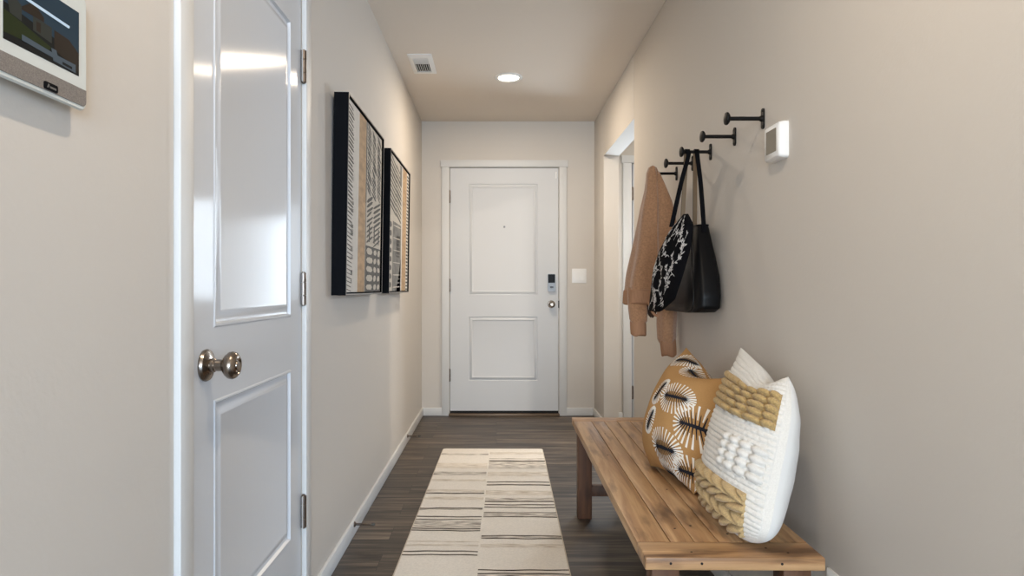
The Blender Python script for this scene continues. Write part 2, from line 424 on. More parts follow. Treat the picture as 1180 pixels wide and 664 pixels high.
# front door -------------------------------------------------------
d1 = thing('door_1', (D1A + 0.003, YE - 0.002, 0), ROT_END, 'white two panel front door at the end of the hallway', 'door', kind='structure')
DW = D1B - D1A - 0.006
mb = MB()
px = lambda x: (x - 572) * YE / 750 - (D1A + 0.003)
pz = lambda y: 1.0576 - (y - 332) * YE / 750
slab(mb, DW, 0.040, D1Z - 0.004 - 0.040, 0.044, [(px(540.2), px(619.5), pz(340), pz(212)), (px(540.2), px(619.5), pz(438.7), pz(365))], M['frontdoor'],
     [(0, 0), (.003, .006), (.008, .008), (.020, -.002), (.028, -.004), (.034, .001), (.040, .003)])
mb.build('panel', d1)
mb = MB(); mb.box((0, 0.004, 0.019), (DW, 0.04, 0.040), M['black_gap']); tag(mb.build('door_sweep', d1), 'black rubber sweep')
for z in (1.815, 1.08, 0.335):
    h = hinge_mesh(M['hinge']).build('hinge', d1); h.location = (-0.004, -0.004, z)
# knob
mb = MB()
mb.lathe([(.0, 0), (.031, 0), (.032, .003), (.028, .008), (.013, .010), (.011, .028), (.018, .034), (.026, .042), (.028, .052), (.024, .060), (.014, .063), (.012, .061), (.0, .061)], M['nickel'], TOY, 32, False)
mb.box((-.0045, -.067, -.002), (.0045, -.060, .002), M['nickel'])
k = mb.build('door_knob', d1); k.location = (px(635.3), 0, pz(350.8))
# keypad deadbolt
lk = MB(); lk.prism(rrect(.062, .146, .008), -0.024, 0, M['steel'])
lock = lk.build('smart_lock', d1); lock.location = (px(635.3), 0, pz(326)); tag(lock, 'silver deadbolt with a black upper half')
kp = MB(); kp.prism(rrect(.056, .070, .005, cz=.034), -0.027, -0.024, M['black_gloss'])
for x in (-.012, .012): kp.prism(rrect(.003, .06, .001, cx=x, cz=.034), -0.0285, -0.027, M['black_matte'])
tag(kp.build('battery_cover', lock), 'glossy black battery cover')
tt = MB(); tt.lathe([(.0, .024), (.014, .024), (.013, .030), (.0, .030)], M['steel'], Matrix.Translation((0, 0, -.036)) @ TOY, 24, False)
tt.prism(rrect(.028, .008, .003, cz=-.036), -0.040, -0.030, M['black_matte']); tt.build('thumb_turn', lock)
mb = MB(); mb.lathe([(0, 0), (.009, 0), (.008, .003), (.004, .003), (.0035, .001), (0, .001)], M['steel'], TOY, 20, False)
p = mb.build('peephole', d1); p.location = (px(581.2), 0.0025, pz(261.5))
mb = MB(); mb.box((-.009, -.012, -.045), (.009, 0, .045), M['white_plastic'], .003)
cs = mb.build('contact_sensor', d1); cs.location = (px(640.8), 0, pz(202)); cs.scale = (.6, .6, .6)
mb = MB(); mb.box((-.004, -.006, -.03), (.004, 0, .03), M['black_iron'], .001)
p = mb.build('strike_plate', d1); p.location = (DW + .002, -.002, pz(350.8))
mb = MB(); casing(mb, D1A - 0.004, D1B + 0.004, D1Z + 0.004, 0.060, 0.016, M['trim'], 0.057, 0.011, YE)
# jamb and stops, behind the slab edge
mb.box((D1A - .0, YE + .046, 0), (D1A + .012, YE + TW, D1Z), M['trim']); mb.box((D1B - .012, YE + .046, 0), (D1B, YE + TW, D1Z), M['trim'])
structure(mb, 'trim_1', 'white flat casing around the front door', 'door casing')
mb = MB(); mb.box((D1A - 0.006, YE - 0.03, 0), (D1B + 0.006, YE + 0.1, 0.018), M['bronze'], .003); structure(mb, 'trim_4', 'brown threshold under the front door', 'threshold')

# closet door ------------------------------------------------------
d2 = thing('door_2', (XL, D2A + 0.003, 0), ROT_LEFT, 'white two panel closet door on the left wall with a nickel knob', 'door', kind='structure')
mb = MB(); oy = D2A + 0.003
slab(mb, D2B - D2A - .006, 0.012, 2.028, 0.035, [(1.424 - oy, 1.957 - oy, .971, 1.862), (1.424 - oy, 1.957 - oy, .297, .812)], M['door'], PROF)
mb.build('panel', d2)
for z in (1.761, 1.055, .348):
    h = hinge_mesh(M['hinge'])
    h.box((-.016, -.0009, -.0505), (-.004, .0005, .0505), M['trim'])
    h = h.build('hinge', d2); h.location = (D2B - D2A - .002, -.0065, z)
kz = 0.8935; kx = 1.381 - oy
mb = MB(); mb.lathe([(0, 0), (.0335, 0), (.0345, .004), (.032, .009), (.022, .013), (.016, .015), (.0, .015)], M['nickel'], TOY, 40, False)
rs = mb.build('knob_rosette', d2); rs.location = (kx, 0, kz)
mb = MB(); mb.lathe([(0, .012), (.0145, .012), (.0145, .022), (.0125, .024), (.0125, .038), (.016, .041), (.023, .046), (.0285, .053), (.0295, .060), (.027, .066), (.021, .071), (.017, .072), (.014, .069), (.010, .069), (.009, .0715), (0, .072)], M['nickel'], TOY, 40, False)
kn = mb.build('door_knob', d2); kn.location = (kx, 0, kz)
mb = MB()
mb.box((D2A - .006 - .054 - oy, -.0145, 0), (D2A - .006 - oy, 0, 2.05), M['trim'], .0015)
mb.box((D2B + .006 - oy, -.0145, 0), (D2B + .006 + .054 - oy, 0, 2.05), M['trim'], .0015)
mb.box((D2A - .072 - oy, -.0185, 2.05), (D2B + .072 - oy, 0, 2.112), M['trim'], .0015)
t = structure(mb, 'trim_2', 'white casing around the closet door', 'door casing'); t.location = (XL, oy, 0); t.rotation_euler = ROT_LEFT
mb = MB()
mb.box((XL - TW - .02, D2A - .05, 0), (XL - .06, D2B + .05, 2.2), M['black_gap']); structure(mb, 'wall_closet_shade', 'black filler standing for the shade behind the closet door', 'wall')  # solid black block, its colour stands for the unlit closet

# door of the side room, with a glazed upper half --------------------
d3 = thing('door_3', (SX0 + .003, YS - 0.002, 0), ROT_END, 'white glazed door of the side room seen edge-on through the opening', 'door', kind='structure')
w3 = SX1 - SX0 - .006
mb = MB()
for a, b in (((0, 0, .012), (.115, .04, 2.045)), ((w3 - .115, 0, .012), (w3, .04, 2.045)), ((.115, 0, 1.78), (w3 - .115, .04, 2.045)), ((.115, 0, .012), (w3 - .115, .04, .96))):
    mb.box(a, b, M['frontdoor'], .002)
mb.build('panel', d3)
mb = MB(); mb.box((.112, .014, .955), (w3 - .112, .026, 1.785), M['pane']); mb.build('glass_pane', d3)
for z in (1.81, 1.02, .225):
    h = hinge_mesh(M['hinge']).build('hinge', d3); h.location = (-.004, -.004, z)
mb = MB(); casing(mb, SX0 - .008, SX1 + .008, 2.053, .068, .016, M['trim'], .06, .012, YS)
structure(mb, 'trim_3', 'white casing of the side room door', 'door casing')

# ------------------------------------------------------------------ alarm panel on the left wall
ap = thing('alarm_panel', (XL, 0.853, 1.312), ROT_LEFT, 'white touchscreen alarm panel high on the left wall with a grey cloth speaker strip', 'alarm panel')
mb = MB(); PW, PH, PT = .182, .166, .025
def slanted(poly, d0, d1, inset):
    return
o0 = rrect(PW - .02, PH - .016, .010, 6, 0, PH / 2 + .004); o1 = rrect(PW, PH, .012, 6, 0, PH / 2); o2 = rrect(PW - .004, PH - .004, .011, 6, 0, PH / 2)
mb.loft([[(x, 0, z) for x, z in o0], [(x, -.008, z) for x, z in o0], [(x, -PT + .003, z) for x, z in o1], [(x, -PT, z) for x, z in o2]], M['panel_white'])
mb.build('housing', ap)
mb = MB(); sx0, sx1, sz0, sz1 = -.0695, .0725, .0465, .137
fy = -PT - .0004
def quad(poly, m, d):
    mb.add([(x, fy - d, z) for x, z in poly], [list(range(len(poly)))], m)
mb.box((sx0, fy, sz0), (sx1, -PT + .004, sz1), M['scr_dark'])
quad([(sx0, sz1 - .045), (sx1, sz1 - .062), (sx1, sz1), (sx0, sz1)], M['scr_sky'], .0001)
quad([(sx0, .055), (sx0 + .075, .058), (sx0 + .085, .066), (sx0 + .03, .078), (sx0, .083)], M['scr_green'], .0002)
quad([(sx0 + .01, .082), (sx0 + .03, .079), (sx0 + .03, .098), (sx0 + .02, .105), (sx0 + .006, .098)], M['scr_house'], .0003)
quad([(sx0 + .03, .098), (sx0 + .05, .112), (sx0 + .07, .100), (sx0 + .07, .094), (sx0 + .03, .094)], M['scr_brown'], .0004)
quad([(sx0 + .05, .076), (sx0 + .085, .072), (sx0 + .085, .093), (sx0 + .05, .094)], M['scr_house'], .0003)
quad([(sx0 + .056, .078), (sx0 + .064, .077), (sx0 + .064, .090), (sx0 + .056, .090)], M['scr_brown'], .0004)
quad([(sx0 + .09, .066), (sx0 + .1415, .052), (sx0 + .1415, .078), (sx0 + .12, .090), (sx0 + .09, .092)], M['scr_brown'], .0003)
quad([(sx0 + .084, .066), (sx0 + .094, .066), (sx0 + .100, .050), (sx0 + .088, .050)], M['scr_box'], .0004)
quad([(sx0 + .022, .1095), (sx0 + .119, .1055), (sx0 + .121, .107), (sx0 + .121, .1095), (sx0 + .022, .1135)], M['scr_bar'], .0006)
quad([(sx0 + .030, .0555), (sx0 + .090, .0535), (sx0 + .090, .0600), (sx0 + .030, .0630)], M['scr_box'], .0006)
quad([(sx0 + .096, .0500), (sx0 + .134, .0485), (sx0 + .134, .0600), (sx0 + .096, .0600)], M['scr_box'], .0005)
quad([(sx0 + .106, .0515), (sx0 + .126, .0510), (sx0 + .126, .0545), (sx0 + .106, .0550)], M['scr_dark'], .0007)
mb.build('screen', ap)
mb = MB()
poly = [(-PW / 2 + .003, .031), (-PW / 2 + .003, .012)]
poly = [(-PW / 2 + .003, .0305), (-PW / 2 + .003, .015)] + [(-PW / 2 + .011 - .008 * math.cos(a), .0145 - .008 * math.sin(a)) for a in (0.4, .8, 1.2, PI / 2)] + \
       [(PW / 2 - .011 + .008 * math.cos(a), .0145 - .008 * math.sin(a)) for a in (PI / 2, 1.2, .8, .4)] + [(PW / 2 - .003, .015), (PW / 2 - .003, .0305)]
mb.prism(poly, -PT - .0012, -PT + .002, M['fabric_grey']); mb.build('speaker_strip', ap)
mb = MB(); mb.prism(rrect(.026, .010, .0025, cx=.012, cz=.0125), -PT - .0028, -PT - .001, M['black_matte'])
mb.prism([(.003, .010), (.0055, .0155), (.008, .0145), (.0065, .0105)], -PT - .0032, -PT - .0026, M['steel'])
mb.prism([(.009, .0105), (.009, .0130), (.021, .0130), (.021, .0105)], -PT - .0032, -PT - .0026, M['steel'])
tag(mb.build('badge', ap), 'black badge with a silver mark')

# ------------------------------------------------------------------ framed artworks
def artwork(y0, y1, z0, z1, label, which):
    rt = thing('framed_artwork', (XL, (y0 + y1) / 2, z0), (math.radians(0.85), 0, PI / 2), label, 'picture')
    rt.rotation_mode = 'XYZ'
    w = y1 - y0; h = z1 - z0; t = .055; e = .007
    mb = MB()
    fr = M['black_matte']
    for a, b in (((-w / 2, -t, 0), (-w / 2 + e, 0, h)), ((w / 2 - e, -t, 0), (w / 2, 0, h)), ((-w / 2 + e, -t, 0), (w / 2 - e, 0, e)), ((-w / 2 + e, -t, h - e), (w / 2 - e, 0, h))):
        mb.box(a, b, fr)
        mb.box((a[0] + .0008, -t - .0012, a[2] + .0008), (b[0] - .0008, -t, b[2] - .0008), M['frame_edge'])
    mb.box((-w / 2 + e, -.012, e), (w / 2 - e, -.004, h - e), fr)
    mb.build('frame', rt)
    mb = MB(); g = .012; cx0, cx1, cz0, cz1 = -w / 2 + g, w / 2 - g, g, h - g; cy = -t + .008
    mb.box((cx0, cy, cz0), (cx1, -.012, cz1), M['cream_canvas'])
    rnd = random.Random(which * 11 + 3)
    U = lambda u: cx0 + (cx1 - cx0) * u
    V = lambda v: cz0 + (cz1 - cz0) * v
    def band(u0, u1, v0, v1, m, d=.0003):
        mb.add([(U(u0), cy - d, V(v0)), (U(u1), cy - d, V(v0)), (U(u1), cy - d, V(v1)), (U(u0), cy - d, V(v1))], [[0, 1, 2, 3]], m)
    def stroke(u0, u1, v, th, m, slant=0.0, d=.0006, cap=True):
        pts = []; n = 6
        for i in range(n + 1):
            s = i / n; k = 1 - (2 * s - 1) ** 6 * .9 if cap else 1
            k *= rnd.uniform(.8, 1.05)
            pts.append((u0 + (u1 - u0) * s, v + slant * (s - .5), th * k))
        vs = [(U(u), cy - d, V(min(.995, max(.005, vv - tt)))) for u, vv, tt in pts] + [(U(u), cy - d, V(min(.995, max(.005, vv + tt)))) for u, vv, tt in pts]
        mb.add(vs, [[i, i + 1, n + 2 + i, n + 1 + i] for i in range(n)], m)
    G = M['canvas_grey']
    if which == 0:
        band(.0, .19, 0.0, 1, M['canvas_white'])
        for i in range(46):                                   # ladder of short bars, thinning towards the bottom
            v = .012 + .98 * i / 46
            k = .35 + .65 * min(1, v * 1.5)
            stroke(.015, .16 + rnd.uniform(-.02, .02), v, rnd.uniform(.0045, .0075) * k, G, -.016)
        for i in range(24):
            if i % 3: band(.125 + rnd.uniform(-.01, .01), .175 + rnd.uniform(-.01, .01), .01 + i * .0415, .01 + i * .0415 + rnd.uniform(.018, .036), G)
        band(.19, .30, 0.0, 1, M['canvas_white'])
        band(.30, .49, 0.0, 1, M['canvas_tan'])
        band(.495, .52, .52, 1, G); band(.50, .515, 0, .52, G)
        for i in range(17):                                   # bold leaning dashes
            v = .975 - .40 * i / 17
            for c in range(3):
                u0 = .525 + c * .158 + rnd.uniform(-.012, .012)
                stroke(u0, u0 + rnd.uniform(.105, .150), v - .010 * (c % 2), rnd.uniform(.0070, .0115), G, rnd.uniform(-.050, -.034))
        for i in range(9):                                    # longer slashes across the middle
            v = .545 - .030 * i
            stroke(.53, .70 + rnd.uniform(-.02, .04), v + .012, rnd.uniform(.007, .012), G, .050)
            stroke(.73, .985, v, rnd.uniform(.006, .011), G, .060)
        for u in (.60, .755, .90): band(u, u + .035, .30, .40, G, .0005)
        band(.52, .995, .0, .275, G, .0005)                   # dark ground with rounded pale bars
        for i in range(5):
            for u0, u1 in ((.535, .735), (.76, .86), (.885, .985)):
                stroke(u0, u1 + rnd.uniform(-.02, .0), .028 + i * .054, rnd.uniform(.017, .021), M['cream_canvas'], rnd.uniform(-.006, .01), .0009)
    else:
        for i in range(11):                                   # few long leaning lines
            v = .965 - .40 * i / 11
            stroke(.02, .36, v, rnd.uniform(.007, .013), G, -.070); stroke(.30, .60, v - .035, rnd.uniform(.006, .012), G, -.060)
        band(.50, .60, .84, .99, M['canvas_midgrey'], .0008)
        band(.18, .60, .0, .52, M['canvas_midgrey'])
        for i in range(16): stroke(.20, .58, .03 + i * .031, rnd.uniform(.003, .006), M['cream_canvas'] if i % 3 == 0 else M['canvas_midgrey'], .006)
        band(.36, .54, .26, .44, M['canvas_grey'], .0003)
        band(.0, .18, 0, .53, M['cream_canvas'], .0005)
        for i in range(8): stroke(.03, .135, .045 + i * .063, .021, G, 0, .0009)
        band(.60, .65, 0, 1, M['canvas_white']); band(.65, .88, 0.0, 1, M['canvas_tan'], .0004)
        band(.88, 1, 0, 1, M['canvas_white'], .0004)
        for i in range(34): stroke(.885, .995, .012 + i * .029, .0085, G)
    mb.build('canvas', rt)
    return rt
artwork(2.437, 3.203, 1.030, 1.793, 'nearer black framed abstract picture on left wall, tan band left of centre', 0)
artwork(3.412, 4.178, 1.030, 1.793, 'farther black framed abstract picture on left wall, tan band at its right edge', 1)

# ------------------------------------------------------------------ ceiling fittings
vn = thing('ceiling_vent', (-.456, 4.012, ZC), (0, 0, 0), 'small white rectangular air vent in the ceiling near the left wall', 'air vent')
mb = MB(); vw, vl = .146, .345
mb.loft([[(x, y, 0) for x, y in rrect(vw, vl, .006, 3)], [(x, y, -.004) for x, y in rrect(vw, vl, .006, 3)], [(x, y, -.011) for x, y in rrect(vw - .03, vl - .05, .004, 3)],
         [(x, y, -.011) for x, y in rrect(vw - .058, vl - .10, .002, 3)], [(x, y, -.002) for x, y in rrect(vw - .058, vl - .10, .002, 3)]], M['white_plastic'])
mb.build('frame', vn)
mb = MB(); mb.box((-.043, -.122, -.003), (.043, .122, -.0015), M['black_gap']); mb.build('duct_backing', vn)
for i in range(7):
    mb = MB(); mb.box((-.0009, -.070, -.0045), (.0009, .070, .0045), M['white_plastic'])
    o = mb.build('slat', vn); o.location = (-.036 + .012 * i, .046, -.0085); o.rotation_euler = (0, math.radians(-6), 0)
for i in range(6):
    mb = MB(); mb.box((-.043, -.0009, -.0045), (.043, .0009, .0045), M['white_plastic'])
    o = mb.build('slat', vn); o.location = (0, -.112 + .013 * i, -.0085); o.rotation_euler = (math.radians(38), 0, 0)
mb = MB(); mb.box((-.043, -.034, -.0112), (.043, -.026, -.003), M['white_plastic']); mb.build('divider', vn)

rl = thing('recessed_light', (.08, 4.267, ZC), (0, 0, 0), 'round white recessed ceiling light glowing before the front door', 'ceiling light', 'recessed hallway lights')
mb = MB(); mb.lathe([(.092, 0), (.092, -.003), (.086, -.007), (.070, -.0075), (.066, -.003), (.066, 0)], M['white_plastic'], None, 40, False); mb.build('trim_ring', rl)
mb = MB(); mb.lathe([(.066, -.001), (.066, -.0035), (.05, -.0055), (.02, -.0065), (.001, -.0066)], M['lamp'], None, 40, False); mb.build('lens', rl)
dup(rl, (.08, .87, ZC), 'round recessed ceiling light above the near end of the hallway')

def area(name, loc, rot, size, power, col, shape='DISK', size_y=None, spread=None):
    l = bpy.data.lights.new(name, 'AREA'); l.shape = shape; l.size = size
    if size_y: l.size_y = size_y
    l.energy = power; l.color = col
    if spread: l.spread = spread
    o = bpy.data.objects.new(name, l); o.location = loc; o.rotation_euler = rot; C.objects.link(o); return o
WARM = (1.0, 0.88, 0.74); DAY = (0.74, 0.87, 1.0)
area('hall_lamp', (.08, 4.267, ZC - .012), (0, 0, 0), .13, 16.5, (1.0, 0.84, 0.66))
area('near_hall_lamp', (.08, .87, ZC - .012), (0, 0, 0), .055, 11.5, (1.0, 0.82, 0.62))
for x, y in ((-1.6, -2.2), (1.6, -2.2), (-1.6, -4.4), (1.6, -4.4)):
    area('living_room_fill', (x, y, ZC - .012), (0, 0, 0), .13, 13, WARM)  # unseen warm fills added behind the camera, no fixtures modelled
area('living_room_window_light', (0, -6.08, 1.35), (PI / 2, 0, 0), 2.8, 380, DAY, 'RECTANGLE', 1.5)
for x, pw, cl in ((-2.35, 130, (.86, .93, 1)), (2.75, 300, (.52, .73, 1))): area('side_fill_light', (x, -6.08, 1.35), (PI / 2, 0, 0), 1.5, pw, cl, 'RECTANGLE', 1.5)  # cool fill lights added in front of solid wall, no windows there
area('side_room_lamp', (2.0, 3.9, ZC - .012), (0, 0, 0), .16, 36, WARM)
area('side_room_door_light', (SX0 + .39, YS - .02, 1.37), (-PI / 2, 0, 0), .54, 30, DAY, 'RECTANGLE', .8)

# ------------------------------------------------------------------ coat hooks
def hook(y, label):
    rt = thing('coat_hook', (XR, y, 1.573), ROT_RIGHT, label, 'coat hook', 'black coat hooks in a row on the right wall')
    mb = MB(); mb.prism(rrect(.019, .062, .009), -.005, 0, M['black_iron']); mb.lathe([(.0095, .005), (.0085, .010), (.007, .012)], M['black_iron'], TOY, 20)
    bp = mb.build('base_plate', rt)
    for z in (-.0235, .0235):
        mb = MB(); mb.lathe([(0, 0), (.004, 0), (.0035, .0015), (0, .002)], M['black_iron'], Matrix.Translation((0, -.005, z)) @ TOY, 12, False); mb.build('screw', bp)
    mb = MB(); mb.tube([(0, -.004, 0), (0, -.04, 0), (0, -.108, 0)], .0062, M['black_iron'], 16); mb.build('arm', rt)
    mb = MB(); mb.lathe([(.0065, .103), (.013, .105), (.0185, .109), (.0195, .1125), (.0185, .116), (.010, .1185), (.001, .119)], M['black_iron'], TOY, 28); mb.build('end_disc', rt)
    return rt
h0 = hook(1.980, 'nearest black coat hook, bare, beside the thermostat')
for y, lb in ((2.215, 'second black coat hook from the thermostat, hanging empty'), (2.464, 'middle black coat hook holding the handbag straps'),
              (2.690, 'fourth black coat hook, partly hidden behind the black bag straps'), (2.930, 'farthest black coat hook, carrying the tan jacket')):
    dup(h0, (XR, y, 1.573), lb)

# ------------------------------------------------------------------ thermostat, switch, outlet, door stops
th = thing('thermostat', (XR, 1.861, 1.474), ROT_RIGHT, 'white square thermostat on the right wall beside the nearest hook', 'thermostat')
mb = MB(); a = .104
mb.loft([[(x, 0, z) for x, z in rrect(a, a, .010)], [(x, -.010, z) for x, z in rrect(a, a, .010)], [(x, -.024, z) for x, z in rrect(a - .004, a - .006, .009)], [(x, -.0275, z) for x, z in rrect(a - .012, a - .014, .007)]], M['white_plastic'])
mb.build('body', th)
mb = MB(); mb.prism(rrect(.068, .066, .003, cz=.002), -.0281, -.026, M['lcd']); tag(mb.build('screen', th), 'grey-brown display')

sw = thing('light_switch', (.686, YE, 1.158), ROT_END, 'white double rocker light switch right of the front door', 'light switch')
mb = MB(); mb.loft([[(x, 0, z) for x, z in rrect(.120, .120, .006)], [(x, -.004, z) for x, z in rrect(.120, .120, .006)], [(x, -.006, z) for x, z in rrect(.112, .112, .004)]], M['white_plastic']); mb.build('plate', sw)
for x in (-.023, .023):
    mb = MB(); mb.add([(-.0165, -.006, -.033), (.0165, -.006, -.033), (.0165, -.006, .033), (-.0165, -.006, .033), (-.0165, -.0115, -.033), (.0165, -.0115, -.033), (.0165, -.0075, .033), (-.0165, -.0075, .033)],
                      [[0, 1, 2, 3], [4, 5, 6, 7], [0, 1, 5, 4], [1, 2, 6, 5], [2, 3, 7, 6], [3, 0, 4, 7]], M['white_plastic'])
    o = mb.build('rocker', sw); o.location = (x, 0, 0)
ot = thing('wall_outlet', (XR, 1.560, 0.318), ROT_RIGHT, 'white wall outlet low on the right wall beside the bench end', 'outlet')
mb = MB(); mb.loft([[(x, 0, z) for x, z in rrect(.070, .114, .006)], [(x, -.004, z) for x, z in rrect(.070, .114, .006)], [(x, -.006, z) for x, z in rrect(.063, .107, .004)]], M['white_plastic']); mb.build('plate', ot)
for z in (-.02, .02):
    mb = MB(); mb.prism(rrect(.034, .028, .010, cz=0), -.0085, -.005, M['white_plastic'])
    for x in (-.006, .006): mb.prism(rrect(.0022, .009, .0005, cx=x, cz=.003), -.0088, -.0084, M['black_gap'])
    o = mb.build('socket', ot); o.location = (0, 0, z)

def door_stop(y, label):
    rt = thing('door_stop', (XL + BT, y, .050), ROT_LEFT, label, 'door stop', 'spring door stops on the left baseboard')
    mb = MB(); mb.lathe([(0, 0), (.012, 0), (.011, .004), (.006, .008), (0, .008)], M['hinge'], TOY, 20, False); mb.build('base', rt)
    mb = MB(); mb.tube([(.0048 * math.cos(k * .9), -.006 - .070 * k / 160, .0048 * math.sin(k * .9)) for k in range(161)], .0012, M['hinge'], 6); mb.build('spring', rt)
    mb = MB(); mb.lathe([(.0, .074), (.006, .074), (.0064, .084), (.005, .089), (0, .090)], M['rubber'], TOY, 16, False); mb.build('tip', rt)
    return rt
ds = door_stop(2.775, 'nearer spring door stop on the left baseboard level with the rug')
dup(ds, (XL + BT, 4.43, .050), 'farther spring door stop on the left baseboard near the front door')

# ------------------------------------------------------------------ rug
RZ = .011; RL0, RL1, RWD = 1.75, 4.245, .650
rg = MB()
out = [(x, y) for x, y in rrect(RWD, RL1 - RL0, .02, 5)]
n = len(out)
rings = [[(x, y, .0005) for x, y in out], [(x * 1.004, y * 1.001, RZ * .5) for x, y in out], [(x, y, RZ * .9) for x, y in out], [(x * .985, y * .996, RZ) for x, y in out]]
rg.loft(rings, M['rug_edge'], False)
vs = rings[-1]; rg.add(vs, [list(range(n))], M['rug']); rg.add(rings[0], [list(range(n))[::-1]], M['rug_edge'])
rgr = random.Random(4)
yc = (RL0 + RL1) / 2
def wav(x0, x1, y0, y1, m, d):
    k = 24; a = rgr.uniform(0, 6); pts = []
    for i in range(k + 1):
        s = i / k; x = x0 + (x1 - x0) * s
        w = .0022 * math.sin(5 * s + a) + .0016 * math.sin(13 * s + 2 * a)
        pts.append((x, y0 + w, y1 + w))
    vs = [(x, a_, RZ + d) for x, a_, b_ in pts] + [(x, b_, RZ + d) for x, a_, b_ in pts]
    rg.add(vs, [[i, i + 1, k + 2 + i, k + 1 + i] for i in range(k)], m)
def Yp(zy): return (1.0576 - RZ) * 750 / (480 + zy / 3.607 - 332) - yc
XA, XM, XB = -RWD / 2 + .004, -.02, RWD / 2 - .004
D_, F_, SC = M['rug_dark'], M['rug_faint'], M['rug_scratch']
LEFT = [(155, 161, SC), (195, 216, F_), (231, 245, SC), (262, 270, F_), (305, 314, F_), (318, 322.5, D_), (335, 347, F_), (381, 385.5, D_), (387, 390, SC), (416, 420, D_), (428, 431.5, D_), (436, 464, SC),
        (466, 470, D_), (474, 478, D_), (519, 524, F_), (533, 541, F_), (560, 564.5, D_), (575, 579.5, D_)]
RIGHT = [(149, 157, F_), (174, 178, SC), (183, 188, D_), (190, 217, SC), (230, 248, F_), (271, 274.5, D_), (282, 286.5, D_), (308, 326, F_), (338, 350, SC), (352, 356, D_), (365, 369, D_), (376, 380, D_), (398, 401, D_), (402, 415, SC), (415.5, 419, D_),
         (494, 498, D_), (498, 504, SC), (505, 509, D_), (530, 545, F_), (636, 641, D_), (651, 656, D_), (657, 668, SC), (669, 674, D_)]
for lst, xa, xb in ((LEFT, XA, XM - .004), (RIGHT, XM + .004, XB)):
    for a, b, m in lst: wav(xa, xb, Yp(b), Yp(a), m, .0006 if m is D_ else .0004)
y = Yp(700)
for i in range(9):
    y -= rgr.uniform(.05, .1)
    if y < RL0 - yc + .05: break
    wav(*( (XA, XM - .004) if i % 2 else (XM + .004, XB)), y - .006, y, D_, .0006); wav(*((XA, XM - .004) if i % 2 else (XM + .004, XB)), y - .03, y - .010, SC, .0004)
rug = rg.build('runner_rug'); rug.location = (-.043, yc, 0); rug.rotation_euler = (0, 0, math.radians(-.9))
tag(rug, 'cream runner rug with offset dark stripes on the hallway floor', 'rug')

# ------------------------------------------------------------------ bench
BL, BW, BH, BTK = 1.592, .405, .450, .030
bn = thing('wooden_bench', (.5475, 2.262, 0), (0, 0, math.radians(-.66)), 'long rustic wooden bench against the right wall', 'bench')
mb = MB(); eb = .091; g = .0012
ws = [.080, .0575, .0585, .0605, .0625, .086]; x = -BW / 2
for i, w in enumerate(ws):
    mb.cur_board = .13 + .137 * i
    mb.box((x + (g if i else 0), -BL / 2 + eb + g, BH - BTK), (x + w - (g if i < 5 else 0), BL / 2 - eb - g, BH - random.uniform(0, .0006)), M['bench_y'], .0018); x += w
mb.cur_board = 0
mb.box((-BW / 2 + .002, -BL / 2 + .05, BH - BTK + .003), (BW / 2 - .002, BL / 2 - .05, BH - .006), M['black_gap'])
for (x, y) in ((-.09, -.62), (-.045, -.60), (.03, -.655), (.06, -.60), (.12, -.66), (-.03, -.3), (.16, -.5), (-.145, .1), (-.10, .45)):
    mb.lathe([(.0032, BH + .0001), (.0032, BH + .0004)], M['black_gap'], Matrix.Translation((x, y, 0)), 10)
mb.build('seat', bn)
for sgn in (-1, 1):
    mb = MB(); mb.cur_board = .51 + .2 * sgn
    a, b = sorted((sgn * BL / 2, sgn * (BL / 2 - eb)))
    mb.box((-BW / 2, a, BH - BTK), (BW / 2, b, BH), M['bench_x'], .0035, 3)
    for x in (-.145, -.075, .105): mb.lathe([(.003, 0), (.003, .0006)], M['black_gap'], Matrix.Translation((x, sgn * BL / 2, BH - .014)) @ (TOY if sgn < 0 else Matrix.Rotation(-PI / 2, 4, 'X')), 10)
    if sgn < 0:
        for x, y in ((-.09, .03), (.09, .055), (.13, .028)): mb.lathe([(.0028, BH + .0001), (.0028, BH + .0004)], M['black_gap'], Matrix.Translation((x, a + y, 0)), 10)
    mb.build('end_board', bn)
LW, LD = .064, .060; k = 0
for sy in (-1, 1):
    for sx in (-1, 1):
        mb = MB(); k += 1; mb.cur_board = .2 * k
        y0 = sy * (BL / 2 - .055); x0 = sx * (BW / 2 - .020 - LW / 2)
        mb.box((x0 - LW / 2, y0 - LD / 2, 0), (x0 + LW / 2, y0 + LD / 2, BH - BTK), M['bench_z'], .003)
        mb.build('leg', bn)
    mb = MB(); mb.cur_board = .37
    mb.box((-BW / 2 + .02 + LW - .002, sy * (BL / 2 - .055) - .016, .10), (BW / 2 - .02 - LW + .002, sy * (BL / 2 - .055) + .016, .148), M['bench_z'], .002)
    mb.build('stretcher', bn)
    mb = MB(); mb.cur_board = .77
    mb.box((sy * (BW / 2 - .055) - .011, -BL / 2 + .087, BH - BTK - .045), (sy * (BW / 2 - .055) + .011, BL / 2 - .087, BH - BTK), M['bench_z'], .002)
    mb.build('apron', bn)

